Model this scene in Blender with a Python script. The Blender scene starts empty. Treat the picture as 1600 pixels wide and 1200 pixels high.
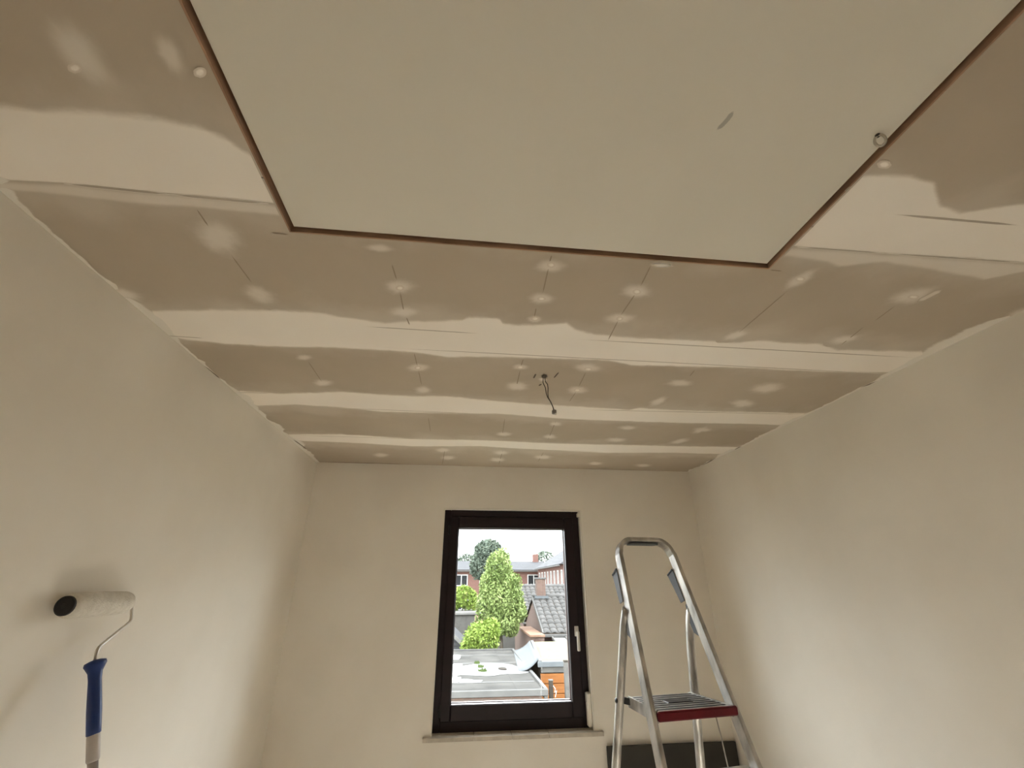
import bpy, math, random
import numpy as np
from mathutils import Vector, Matrix
random.seed(7)
SC = bpy.context.scene
COL = SC.collection

# ------------------------------------------------------------------ camera
F_PX, YAW, PITCH, ROLL = 681.434, 0.112908, 0.428766, -0.001736
CAM = np.array([0.0, 0.0, 1.75])
def _basis():
    cy, sy, cp, sp = math.cos(YAW), math.sin(YAW), math.cos(PITCH), math.sin(PITCH)
    f = np.array([sy*cp, cy*cp, sp]); r = np.array([cy, -sy, 0.0]); u = np.cross(r, f)
    c, s = math.cos(ROLL), math.sin(ROLL)
    return c*r+s*u, -s*r+c*u, f
R_, U_, F_ = _basis()
cam_d = bpy.data.cameras.new('camera'); cam_o = bpy.data.objects.new('camera', cam_d); COL.objects.link(cam_o)
cam_d.sensor_width = 36.0; cam_d.lens = F_PX/1600*36.0; cam_d.clip_start = 0.02; cam_d.clip_end = 500
m = Matrix.Identity(4)
for i in range(3):
    m[i][0], m[i][1], m[i][2], m[i][3] = R_[i], U_[i], -F_[i], CAM[i]
cam_o.matrix_world = m
SC.camera = cam_o

# ------------------------------------------------------------------ light
SKY_STRENGTH = 7.0
world = bpy.data.worlds.new('overcast_sky'); SC.world = world; world.use_nodes = True
bg = world.node_tree.nodes['Background']
bg.inputs[0].default_value = (0.93, 0.97, 1.0, 1); bg.inputs[1].default_value = SKY_STRENGTH
SC.view_settings.view_transform = 'Standard'; SC.view_settings.look = 'None'
SC.view_settings.exposure = 0.30; SC.view_settings.gamma = 1.0; SC.view_settings.use_curve_mapping = False
SC.cycles.use_denoising = True
SC.cycles.max_bounces = 16; SC.cycles.diffuse_bounces = 10; SC.cycles.transparent_max_bounces = 16
SC.cycles.sample_clamp_indirect = 0.0
def portal(name, loc, rot, sx, sz):
    d = bpy.data.lights.new(name, 'AREA'); d.shape = 'RECTANGLE'; d.size = sx; d.size_y = sz
    d.cycles.is_portal = True
    o = bpy.data.objects.new(name, d); COL.objects.link(o); o.location = loc; o.rotation_euler = rot
portal('window_portal', (0.40, 3.70, 1.57), (-math.pi/2, 0, 0), 1.0, 1.35)

def fill_panel(name, loc, target, sx, sy, power, col, spread=180):
    d = bpy.data.lights.new(name, 'AREA'); d.shape = 'RECTANGLE'; d.size = sx; d.size_y = sy; d.energy = power; d.color = col; d.spread = math.radians(spread)
    o = bpy.data.objects.new(name, d); COL.objects.link(o); o.location = loc
    o.rotation_euler = (Vector(target)-Vector(loc)).to_track_quat('-Z', 'Y').to_euler()
# added area panels outside the window that brighten the room beyond the sky
fill_panel('high_fill_panel', (0.40, 9.5, 6.8), (0.40, 3.5, 1.6), 5.0, 3.6, 1090.0, (0.975, 0.985, 1.0), 60)
fill_panel('low_fill_panel', (0.40, 7.2, 4.3), (0.40, 3.5, 2.6), 24.0, 2.8, 2250.0, (0.80, 0.915, 1.0))

# ------------------------------------------------------------------ room measures (metres)
XL, XR, YF, YB, ZC = -1.12, 1.883, 3.45, -2.6, 2.60

# ------------------------------------------------------------------ materials
def new_mat(name):
    mt = bpy.data.materials.new(name); mt.use_nodes = True
    nt = mt.node_tree; return mt, nt, nt.nodes['Principled BSDF']
def noise_mat(name, c1, c2, scale=8.0, rough=0.9, bump=0.0, bscale=60.0, metallic=0.0, detail=4.0, coords='OBJ', stretch=(1,1,1), spec=0.3):
    mt, nt, p = new_mat(name); N, L = nt.nodes, nt.links
    if coords == 'OBJ':
        tc = N.new('ShaderNodeTexCoord'); src = tc.outputs['Object']
    else:
        g = N.new('ShaderNodeNewGeometry'); src = g.outputs['Position']
    mp = N.new('ShaderNodeMapping'); mp.inputs['Scale'].default_value = stretch; L.new(src, mp.inputs[0]); src = mp.outputs[0]
    n = N.new('ShaderNodeTexNoise'); n.inputs['Scale'].default_value = scale; n.inputs['Detail'].default_value = detail
    L.new(src, n.inputs['Vector'])
    r = N.new('ShaderNodeValToRGB'); r.color_ramp.elements[0].position = 0.35; r.color_ramp.elements[1].position = 0.65
    r.color_ramp.elements[0].color = (*c1, 1); r.color_ramp.elements[1].color = (*c2, 1)
    L.new(n.outputs['Fac'], r.inputs[0]); L.new(r.outputs[0], p.inputs['Base Color'])
    p.inputs['Roughness'].default_value = rough; p.inputs['Metallic'].default_value = metallic
    p.inputs['Specular IOR Level'].default_value = spec
    if bump > 0:
        n2 = N.new('ShaderNodeTexNoise'); n2.inputs['Scale'].default_value = bscale; L.new(src, n2.inputs['Vector'])
        b = N.new('ShaderNodeBump'); b.inputs['Strength'].default_value = bump; b.inputs['Distance'].default_value = 0.01
        L.new(n2.outputs['Fac'], b.inputs['Height']); L.new(b.outputs[0], p.inputs['Normal'])
    return mt
def brick_mat(name, c1, c2, mortar, scale=1.0, axis='xz'):
    mt, nt, p = new_mat(name); N, L = nt.nodes, nt.links
    g = N.new('ShaderNodeNewGeometry'); s = N.new('ShaderNodeSeparateXYZ'); L.new(g.outputs['Position'], s.inputs[0])
    a = N.new('ShaderNodeMath'); a.operation = 'ADD'; L.new(s.outputs['X'], a.inputs[0]); L.new(s.outputs['Y'], a.inputs[1])
    c = N.new('ShaderNodeCombineXYZ'); L.new(a.outputs[0], c.inputs['X']); L.new(s.outputs['Z'], c.inputs['Y'])
    b = N.new('ShaderNodeTexBrick'); L.new(c.outputs[0], b.inputs['Vector'])
    b.inputs['Color1'].default_value = (*c1, 1); b.inputs['Color2'].default_value = (*c2, 1); b.inputs['Mortar'].default_value = (*mortar, 1)
    b.inputs['Scale'].default_value = scale; b.inputs['Brick Width'].default_value = 0.22; b.inputs['Row Height'].default_value = 0.065
    b.inputs['Mortar Size'].default_value = 0.010
    L.new(b.outputs['Color'], p.inputs['Base Color']); p.inputs['Roughness'].default_value = 0.9
    return mt

BOARD1, BOARD2 = (0.455, 0.385, 0.298), (0.51, 0.437, 0.345)
FILL1, FILL2 = (0.875, 0.81, 0.725), (0.91, 0.855, 0.775)
def board_colour(nt):
    N, L = nt.nodes, nt.links
    g = N.new('ShaderNodeNewGeometry')
    n = N.new('ShaderNodeTexNoise'); n.inputs['Scale'].default_value = 2.2; n.inputs['Detail'].default_value = 6; L.new(g.outputs['Position'], n.inputs['Vector'])
    r = N.new('ShaderNodeValToRGB'); r.color_ramp.elements[0].position = 0.3; r.color_ramp.elements[1].position = 0.7
    r.color_ramp.elements[0].color = (*BOARD1, 1); r.color_ramp.elements[1].color = (*BOARD2, 1)
    L.new(n.outputs['Fac'], r.inputs[0])
    # filler dust wiped out over the paper on both sides of the joints
    sp = N.new('ShaderNodeSeparateXYZ'); L.new(g.outputs['Position'], sp.inputs[0]); last = None
    for jy in (0.775, 1.44, 2.18, 2.862):
        d = N.new('ShaderNodeMath'); d.operation = 'SUBTRACT'; d.inputs[1].default_value = jy; L.new(sp.outputs['Y'], d.inputs[0])
        ab = N.new('ShaderNodeMath'); ab.operation = 'ABSOLUTE'; L.new(d.outputs[0], ab.inputs[0])
        if last is None: last = ab.outputs[0]
        else:
            mi = N.new('ShaderNodeMath'); mi.operation = 'MINIMUM'; L.new(last, mi.inputs[0]); L.new(ab.outputs[0], mi.inputs[1]); last = mi.outputs[0]
    n3 = N.new('ShaderNodeTexNoise'); n3.inputs['Scale'].default_value = 5.0; n3.inputs['Detail'].default_value = 5; L.new(g.outputs['Position'], n3.inputs['Vector'])
    sc_ = N.new('ShaderNodeMath'); sc_.operation = 'MULTIPLY_ADD'; sc_.inputs[1].default_value = 0.34; L.new(n3.outputs['Fac'], sc_.inputs[0])
    ng = N.new('ShaderNodeMath'); ng.operation = 'MULTIPLY'; ng.inputs[1].default_value = -1.0; L.new(last, ng.inputs[0]); L.new(ng.outputs[0], sc_.inputs[2])
    mr = N.new('ShaderNodeMapRange'); mr.interpolation_type = 'SMOOTHSTEP'; mr.inputs['From Min'].default_value = -0.06; mr.inputs['From Max'].default_value = 0.10; mr.inputs['To Max'].default_value = 0.24; L.new(sc_.outputs[0], mr.inputs['Value'])
    mx = N.new('ShaderNodeMix'); mx.data_type = 'RGBA'; L.new(mr.outputs[0], mx.inputs['Factor']); L.new(r.outputs[0], mx.inputs['A']); mx.inputs['B'].default_value = (*FILL1, 1)
    return mx.outputs['Result'], g.outputs['Position']
def board_mat():
    mt, nt, p = new_mat('plasterboard_paper'); c, pos = board_colour(nt)
    nt.links.new(c, p.inputs['Base Color']); p.inputs['Roughness'].default_value = 0.92; p.inputs['Specular IOR Level'].default_value = 0.2
    return mt
def cover_mat(name, c1, c2, base=None, amount=1.0, nscale=14.0, jitter=0.5, stretch=(1, 3, 1), lo=0.18, hi=0.75):
    """thin coat (filler, pencil, dirt) that thins out to nothing where attribute cov falls to 0"""
    mt, nt, p = new_mat(name); N, L = nt.nodes, nt.links
    if base is None: c, pos = board_colour(nt)
    else:
        g = N.new('ShaderNodeNewGeometry'); pos = g.outputs['Position']; rgb = N.new('ShaderNodeRGB'); rgb.outputs[0].default_value = (*base, 1); c = rgb.outputs[0]
    a = N.new('ShaderNodeAttribute'); a.attribute_name = 'cov'
    mp = N.new('ShaderNodeMapping'); mp.inputs['Scale'].default_value = stretch; L.new(pos, mp.inputs[0])
    n = N.new('ShaderNodeTexNoise'); n.inputs['Scale'].default_value = nscale; n.inputs['Detail'].default_value = 6; n.inputs['Roughness'].default_value = 0.65; L.new(mp.outputs[0], n.inputs['Vector'])
    # fac = smoothstep(cov + (noise-.5)*jitter)
    s = N.new('ShaderNodeMath'); s.operation = 'MULTIPLY_ADD'; s.inputs[1].default_value = jitter; s.inputs[2].default_value = -jitter*0.5; L.new(n.outputs['Fac'], s.inputs[0])
    ad = N.new('ShaderNodeMath'); ad.operation = 'ADD'; L.new(a.outputs['Fac'], ad.inputs[0]); L.new(s.outputs[0], ad.inputs[1])
    mr = N.new('ShaderNodeMapRange'); mr.interpolation_type = 'SMOOTHSTEP'; mr.inputs['From Min'].default_value = lo; mr.inputs['From Max'].default_value = hi; mr.inputs['To Max'].default_value = amount
    L.new(ad.outputs[0], mr.inputs['Value'])
    # never cover where cov itself is 0
    lim = N.new('ShaderNodeMath'); lim.operation = 'MULTIPLY'; lim.use_clamp = True; lim.inputs[1].default_value = 5.0; L.new(a.outputs['Fac'], lim.inputs[0])
    mu = N.new('ShaderNodeMath'); mu.operation = 'MULTIPLY'; L.new(mr.outputs[0], mu.inputs[0]); L.new(lim.outputs[0], mu.inputs[1])
    n2 = N.new('ShaderNodeTexNoise'); n2.inputs['Scale'].default_value = 3.0; L.new(pos, n2.inputs['Vector'])
    r = N.new('ShaderNodeValToRGB'); r.color_ramp.elements[0].position = 0.3; r.color_ramp.elements[1].position = 0.7
    r.color_ramp.elements[0].color = (*c1, 1); r.color_ramp.elements[1].color = (*c2, 1); L.new(n2.outputs['Fac'], r.inputs[0])
    mx = N.new('ShaderNodeMix'); mx.data_type = 'RGBA'; L.new(mu.outputs[0], mx.inputs['Factor']); L.new(c, mx.inputs['A']); L.new(r.outputs[0], mx.inputs['B'])
    L.new(mx.outputs['Result'], p.inputs['Base Color']); p.inputs['Roughness'].default_value = 0.9; p.inputs['Specular IOR Level'].default_value = 0.2
    return mt
PANEL_C = (0.70, 0.66, 0.57)
M = dict(
    wall=noise_mat('wall_plaster', (0.785, 0.737, 0.660), (0.825, 0.782, 0.708), 2.5, 0.9, 0.05, 45, coords='POS', spec=0.2),
    floor=noise_mat('floor_covering', (0.72, 0.65, 0.55), (0.77, 0.70, 0.60), 3, 0.8, coords='POS'),
    board=board_mat(),
    filler=cover_mat('joint_filler', FILL1, FILL2),
    thinfill=cover_mat('thin_filler', FILL1, FILL2, amount=0.55, nscale=7, jitter=0.8, stretch=(1, 1, 1), lo=0.05, hi=1.0),
    spot=cover_mat('screw_filler', FILL1, FILL2, amount=0.62, nscale=22, jitter=0.6, stretch=(1, 1, 1), lo=0.08, hi=1.05),
    edgefill=cover_mat('wall_edge_filler', (0.785, 0.737, 0.660), (0.825, 0.782, 0.708), jitter=0.8),
    screwhead=cover_mat('screw_head_filler', (0.86,0.80,0.71), (0.9,0.84,0.76), base=(0.69,0.615,0.525), nscale=25, jitter=0.2),
    pencil=cover_mat('pencil_line', (0.26, 0.20, 0.14), (0.32, 0.25, 0.18), nscale=60, jitter=0.6, amount=0.75),
    seam=cover_mat('seam_line', (0.38, 0.32, 0.25), (0.44, 0.375, 0.30), base=(0.89, 0.83, 0.745), nscale=20, jitter=0.7, amount=0.85),
    shade_mark=cover_mat('dark_mark', (0.10, 0.08, 0.06), (0.14, 0.11, 0.09), nscale=50, jitter=0.5, amount=0.9),  # gap shade painted dark; also the cut marks and lamp hole
    scuff=cover_mat('grey_scuff', (0.34, 0.32, 0.28), (0.42, 0.40, 0.35), base=PANEL_C, nscale=70, jitter=0.7, amount=0.8),
    panel=noise_mat('hatch_panel_paint', PANEL_C, (0.715, 0.675, 0.585), 2, 0.75, coords='POS'),
    brownwood=noise_mat('bare_wood_lining', (0.30, 0.18, 0.115), (0.46, 0.29, 0.19), 6, 0.8, stretch=(1, 1, 8)),
    dark=noise_mat('dark_void', (0.012, 0.010, 0.009), (0.02, 0.016, 0.014), 5, 0.95),
    frame=noise_mat('dark_brown_frame', (0.012, 0.006, 0.0075), (0.018, 0.009, 0.011), 3, 0.42, 0.03, 120, stretch=(1, 1, 6), spec=0.35),
    frame_out=noise_mat('outer_sash_brown', (0.055, 0.036, 0.033), (0.075, 0.05, 0.046), 4, 0.6),
    sill=noise_mat('sill_stone', (0.46, 0.41, 0.34), (0.56, 0.50, 0.42), 18, 0.45),
    whiteplastic=noise_mat('white_plastic', (0.72, 0.68, 0.60), (0.78, 0.74, 0.66), 4, 0.45),
    strap=noise_mat('grey_strap', (0.38, 0.36, 0.33), (0.50, 0.48, 0.44), 90, 0.8),
    handlemetal=noise_mat('satin_metal', (0.72, 0.70, 0.66), (0.78, 0.76, 0.72), 10, 0.35, metallic=0.6),
    alu=noise_mat('aluminium_worn', (0.30, 0.285, 0.265), (0.60, 0.57, 0.53), 18, 0.40, 0.05, 80, metallic=0.75, stretch=(1, 1, 0.4)),
    aludark=noise_mat('dark_strip_grey', (0.03, 0.028, 0.026), (0.05, 0.047, 0.044), 16, 0.7, metallic=0.0),  # near-black finish of the platform's anti-slip strips and other small parts
    clip=noise_mat('grey_blue_plastic', (0.10, 0.108, 0.12), (0.135, 0.143, 0.155), 6, 0.5),
    blackplastic=noise_mat('black_plastic', (0.018, 0.016, 0.015), (0.03, 0.027, 0.025), 6, 0.5),
    red=noise_mat('red_plastic', (0.12, 0.004, 0.010), (0.17, 0.006, 0.014), 12, 0.45),
    cord=noise_mat('grey_cord', (0.30, 0.28, 0.25), (0.40, 0.37, 0.33), 40, 0.8),
    steel=noise_mat('bright_steel', (0.62, 0.58, 0.52), (0.70, 0.66, 0.60), 8, 0.28, metallic=0.9),
    blue=noise_mat('blue_plastic', (0.006, 0.028, 0.155), (0.010, 0.04, 0.19), 6, 0.4, spec=0.5),
    fleece=noise_mat('white_fleece', (0.72, 0.68, 0.60), (0.82, 0.78, 0.70), 60, 0.95, 0.6, 300),
    pole=noise_mat('pale_pole', (0.50, 0.45, 0.43), (0.62, 0.57, 0.54), 6, 0.5),
    wire=noise_mat('brown_wire', (0.055, 0.042, 0.032), (0.08, 0.06, 0.045), 20, 0.6),
    connector=noise_mat('grey_connector', (0.22, 0.20, 0.17), (0.30, 0.27, 0.23), 20, 0.4),
    darkpanel=noise_mat('dark_grey_panel', (0.040, 0.036, 0.030), (0.050, 0.045, 0.038), 4, 0.75),
    # outside
    felt=noise_mat('roofing_felt', (0.040, 0.038, 0.035), (0.075, 0.071, 0.065), 1.6, 0.95, coords='POS', detail=8),
    trimgrey=noise_mat('roof_trim', (0.085, 0.083, 0.08), (0.105, 0.102, 0.098), 5, 0.6),
    brick=brick_mat('garden_brick', (0.105, 0.055, 0.042), (0.14, 0.078, 0.058), (0.13, 0.11, 0.095)),
    farbrick=brick_mat('terrace_brick', (0.15, 0.06, 0.048), (0.19, 0.08, 0.062), (0.17, 0.12, 0.10)),
    zinc=noise_mat('zinc_sheet', (0.095, 0.105, 0.112), (0.12, 0.13, 0.138), 3, 0.7),
    beige=noise_mat('gravel_felt', (0.16, 0.15, 0.095), (0.21, 0.195, 0.13), 2.0, 0.95, coords='POS', detail=8),
    orange=noise_mat('orange_planks', (0.20, 0.07, 0.016), (0.26, 0.10, 0.024), 3, 0.7, stretch=(1, 6, 6)),
    greypost=noise_mat('grey_post', (0.09, 0.085, 0.08), (0.12, 0.115, 0.105), 5, 0.8),
    darkpost=noise_mat('dark_post', (0.035, 0.028, 0.022), (0.055, 0.045, 0.035), 5, 0.9),
    tile=noise_mat('roof_tile', (0.05, 0.048, 0.046), (0.095, 0.09, 0.086), 2.5, 0.6, coords='POS', spec=0.5),
    slate=noise_mat('far_slate', (0.06, 0.061, 0.066), (0.075, 0.076, 0.082), 1.0, 0.8),
    whitepaint=noise_mat('white_window_paint', (0.55, 0.55, 0.53), (0.6, 0.6, 0.58), 3, 0.6),
    farpane=noise_mat('far_pane', (0.02, 0.022, 0.024), (0.03, 0.032, 0.035), 3, 0.6, spec=0.1),
    leaf=noise_mat('bright_leaf', (0.13, 0.185, 0.05), (0.27, 0.34, 0.12), 1.3, 0.6, coords='POS'),
    leafgrey=noise_mat('grey_leaf', (0.08, 0.105, 0.08), (0.13, 0.16, 0.12), 1.3, 0.7, coords='POS'),
    leafyellow=noise_mat('yellow_leaf', (0.15, 0.22, 0.035), (0.25, 0.34, 0.07), 2, 0.6, coords='POS'),
    bark=noise_mat('bark', (0.10, 0.085, 0.065), (0.16, 0.14, 0.11), 6, 0.9),
    moss=noise_mat('moss', (0.05, 0.075, 0.02), (0.08, 0.11, 0.035), 12, 0.95),
    garden=noise_mat('garden_ground', (0.10, 0.11, 0.07), (0.16, 0.15, 0.11), 0.6, 0.95, coords='POS'),
    coping=noise_mat('clay_coping', (0.20, 0.12, 0.08), (0.26, 0.16, 0.11), 4, 0.85),
    paleroof=noise_mat('pale_roof', (0.17, 0.165, 0.155), (0.20, 0.195, 0.185), 2, 0.8),
)
def glass_mat():
    mt = bpy.data.materials.new('window_glass'); mt.use_nodes = True; nt = mt.node_tree; nt.nodes.clear(); N, L = nt.nodes, nt.links
    t = N.new('ShaderNodeBsdfTransparent'); t.inputs[0].default_value = (0.95, 0.96, 0.955, 1)
    g = N.new('ShaderNodeBsdfGlossy'); g.inputs['Roughness'].default_value = 0.02
    lw = N.new('ShaderNodeLayerWeight'); lw.inputs['Blend'].default_value = 0.5
    pw = N.new('ShaderNodeMath'); pw.operation = 'POWER'; pw.inputs[1].default_value = 5.0; L.new(lw.outputs['Facing'], pw.inputs[0])
    f = N.new('ShaderNodeMath'); f.operation = 'MULTIPLY_ADD'; f.inputs[1].default_value = 0.9; f.inputs[2].default_value = 0.04; L.new(pw.outputs[0], f.inputs[0])
    mx = N.new('ShaderNodeMixShader'); o = N.new('ShaderNodeOutputMaterial')
    L.new(f.outputs[0], mx.inputs[0]); L.new(t.outputs[0], mx.inputs[1]); L.new(g.outputs[0], mx.inputs[2]); L.new(mx.outputs[0], o.inputs[0])
    return mt
M['glass'] = glass_mat()
mt, nt, pr = new_mat('pale_shine_puddle'); pr.inputs['Base Color'].default_value = (0.17, 0.17, 0.17, 1); pr.inputs['Roughness'].default_value = 0.35; pr.inputs['IOR'].default_value = 1.5; pr.inputs['Specular IOR Level'].default_value = 0.8  # pale base colour stands in for the sky's shine on the water
n_ = nt.nodes.new('ShaderNodeTexNoise'); n_.inputs['Scale'].default_value = 2.0; b_ = nt.nodes.new('ShaderNodeBump'); b_.inputs['Strength'].default_value = 0.05; nt.links.new(n_.outputs['Fac'], b_.inputs['Height']); nt.links.new(b_.outputs[0], pr.inputs['Normal'])
M['puddle'] = mt

# ------------------------------------------------------------------ mesh helpers
class G:
    def __init__(s): s.v = []; s.f = []; s.cov = None; s.smooth = False
    def add(s, vs, fs):
        b = len(s.v); s.v += [tuple(map(float, p)) for p in vs]; s.f += [tuple(i+b for i in q) for q in fs]; return s
    def box(s, a, b):
        (x0, y0, z0), (x1, y1, z1) = a, b
        return s.add([(x0,y0,z0),(x1,y0,z0),(x1,y1,z0),(x0,y1,z0),(x0,y0,z1),(x1,y0,z1),(x1,y1,z1),(x0,y1,z1)],
                     [(0,3,2,1),(4,5,6,7),(0,1,5,4),(1,2,6,5),(2,3,7,6),(3,0,4,7)])
    def bbox(s, a, b, c=0.004):
        """box with chamfered edges"""
        a, b = np.array(a, float), np.array(b, float); vs = []; idx = {}
        for i in range(8):
            P = [b[k] if i >> k & 1 else a[k] for k in range(3)]
            for k in range(3):
                q = list(P)
                for j in range(3):
                    if j != k: q[j] += -c if i >> j & 1 else c
                idx[(i, k)] = len(vs); vs.append(q)
        fs = []
        for k in range(3):
            i1, i2 = (k+1) % 3, (k+2) % 3
            for side in (0, 1):
                q = [side << k, side << k | 1 << i1, side << k | 1 << i1 | 1 << i2, side << k | 1 << i2]
                f = [idx[(c_, k)] for c_ in q]; fs.append(f if side else f[::-1])
        for k in range(3):
            for i in range(8):
                if not i >> k & 1:
                    j = i | 1 << k; k1, k2 = (k+1) % 3, (k+2) % 3
                    f = [idx[(i, k1)], idx[(j, k1)], idx[(j, k2)], idx[(i, k2)]]
                    if ((i >> k1 & 1) ^ (i >> k2 & 1)): f = f[::-1]
                    fs.append(f)
        for i in range(8):
            f = [idx[(i, 0)], idx[(i, 1)], idx[(i, 2)]]
            if bin(i).count('1') % 2 == 0: f = f[::-1]
            fs.append(f)
        return s.add(vs, fs)
    def prism(s, poly, z0, z1):
        n = len(poly)
        return s.add([(x, y, z0) for x, y in poly]+[(x, y, z1) for x, y in poly],
                     [tuple(range(n))[::-1], tuple(range(n, 2*n))]+[(i, (i+1) % n, n+(i+1) % n, n+i) for i in range(n)])
    def sweep(s, path, prof, n0=None, closed=False):
        """prof: list of (a,b) ; frame from reference normal n0"""
        path = [Vector(p) for p in path]; k = len(prof); rings = []
        ref = Vector(n0) if n0 else Vector((0.123, 0.9, 0.41))
        for i, p in enumerate(path):
            t = (path[min(i+1, len(path)-1)]-path[max(i-1, 0)]).normalized()
            n = (ref-t*ref.dot(t)).normalized(); b = t.cross(n)
            rings.append([p+b*q[0]+n*q[1] for q in prof])
            if not n0: ref = n
        vs = [v for r in rings for v in r]; fs = []
        for i in range(len(rings)-1):
            for j in range(k):
                fs.append((i*k+j, i*k+(j+1) % k, (i+1)*k+(j+1) % k, (i+1)*k+j))
        fs.append(tuple(range(k))[::-1]); fs.append(tuple(range((len(rings)-1)*k, len(rings)*k)))
        return s.add(vs, fs)
    def tube(s, path, r, k=10, n0=None):
        rs = r if isinstance(r, (list, tuple)) else None
        if rs is None: return s.sweep(path, [(r*math.cos(2*math.pi*i/k), r*math.sin(2*math.pi*i/k)) for i in range(k)], n0)
        path = [Vector(p) for p in path]; ref = Vector(n0) if n0 else Vector((0.123, 0.9, 0.41)); vs = []; fs = []
        for i, p in enumerate(path):
            t = (path[min(i+1, len(path)-1)]-path[max(i-1, 0)]).normalized(); n = (ref-t*ref.dot(t)).normalized(); b = t.cross(n); ref = n
            vs += [p+b*rs[i]*math.cos(2*math.pi*j/k)+n*rs[i]*math.sin(2*math.pi*j/k) for j in range(k)]
        for i in range(len(path)-1):
            for j in range(k): fs.append((i*k+j, i*k+(j+1) % k, (i+1)*k+(j+1) % k, (i+1)*k+j))
        fs.append(tuple(range(k))[::-1]); fs.append(tuple(range((len(path)-1)*k, len(path)*k)))
        return s.add(vs, fs)
    def build(s, name, mat, parent=None, smooth=False):
        me = bpy.data.meshes.new(name); me.from_pydata(s.v, [], s.f); me.update()
        if s.cov is not None:
            at = me.attributes.new('cov', 'FLOAT', 'POINT'); at.data.foreach_set('value', s.cov)
        me.materials.append(M[mat] if isinstance(mat, str) else mat)
        if smooth: me.polygons.foreach_set('use_smooth', [True]*len(me.polygons))
        o = bpy.data.objects.new(name, me); COL.objects.link(o)
        if parent: o.parent = parent
        return o
def tag(o, label=None, cat=None, group=None, kind=None):
    if label: o['label'] = label
    if cat: o['category'] = cat
    if group: o['group'] = group
    if kind: o['kind'] = kind
    return o
def empty(name, loc=(0,0,0), rz=0.0):
    o = bpy.data.objects.new(name, None); o.empty_display_size = 0.1; COL.objects.link(o); o.location = loc; o.rotation_euler = (0,0,rz); return o
def twin(o, parent, loc=None, name=None):
    c = o.copy(); COL.objects.link(c); c.parent = parent
    if loc is not None: c.location = loc
    return c
def cpx(x, y, z=ZC):
    """a point of the ceiling plane"""
    d = R_*(x-800)/F_PX-U_*(y-600)/F_PX+F_
    p = CAM+d*(z-CAM[2])/d[2]; return p[0], p[1]

# ------------------------------------------------------------------ room shell
def struct(name, g, mat, label, cat):
    return tag(g.build(name, mat), label, cat, kind='structure')
struct('wall_left', G().box((XL-0.2, YB, 0), (XL, YF, 2.75)), 'wall', 'bare off-white plastered wall on the left behind the paint roller', 'wall')
struct('wall_right', G().box((XR, YB, 0), (XR+0.2, YF, 2.75)), 'wall', 'bare off-white plastered wall on the right beside the stepladder', 'wall')
struct('wall_back', G().box((XL-0.2, YB-0.2, 0), (XR+0.2, YB, 2.75)), 'wall', 'plain plastered wall behind the viewer opposite the window', 'wall')
struct('floor', G().box((XL-0.2, YB-0.2, -0.15), (XR+0.2, YF+0.3, 0.0)), 'floor', 'beige covered floor of the empty room', 'floor')
WX0, WX1, WZ0, WZ1 = -0.126, 0.928, 0.85, 2.27
YO = YF+0.32
g = G().box((XL-0.2, YF, 0), (WX0, YO, 2.75)).box((WX1, YF, 0), (XR+0.2, YO, 2.75)).box((WX0, YF, 0), (WX1, YO, WZ0)).box((WX0, YF, WZ1), (WX1, YO, 2.75))
struct('wall_far', g, 'wall', 'off-white plastered far wall that holds the window', 'wall')

# ------------------------------------------------------------------ ceiling
HX0, HX1, HY0, HY1 = -0.487, 0.879, -0.30, 0.948
ZB = ZC+0.0125
g = G().box((XL-0.2, YB-0.2, ZB), (HX0, YO, 2.75)).box((HX1, YB-0.2, ZB), (XR+0.2, YO, 2.75)).box((HX0, YB-0.2, ZB), (HX1, HY0, 2.75)).box((HX0, HY1, ZB), (HX1, YO, 2.75))
g.box((XL-0.2, YB-0.2, 2.75), (XR+0.2, YO, 2.80))
ceiling = struct('ceiling', g, 'dark', 'ceiling of greyish-tan plasterboards with white filled joints', 'ceiling')
JY = [-0.05-1.42, -0.05-0.71, 0.03, 0.775, 1.44, 2.18, 2.862]   # joint centres
rows = [(YB, JY[0])]+[(JY[i], JY[i+1]) for i in range(len(JY)-1)]+[(JY[-1], YF)]
gp = 0.002
def board(poly):
    return G().prism(poly, ZC, ZB).build('plasterboard', 'board', ceiling)
for y0, y1 in rows:
    a, b = y0+gp, y1-gp
    if b <= HY0 or a >= HY1:
        board([(XL, a), (XR, a), (XR, b), (XL, b)])
    elif a < HY0:
        board([(XL, a), (XR, a), (XR, b), (HX1, b), (HX1, HY0), (HX0, HY0), (HX0, b), (XL, b)])
    elif b > HY1:
        board([(XL, a), (HX0, a), (HX0, HY1), (HX1, HY1), (HX1, a), (XR, a), (XR, b), (XL, b)])
    else:
        board([(XL, a), (HX0, a), (HX0, b), (XL, b)]); board([(HX1, a), (XR, a), (XR, b), (HX1, b)])

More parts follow.
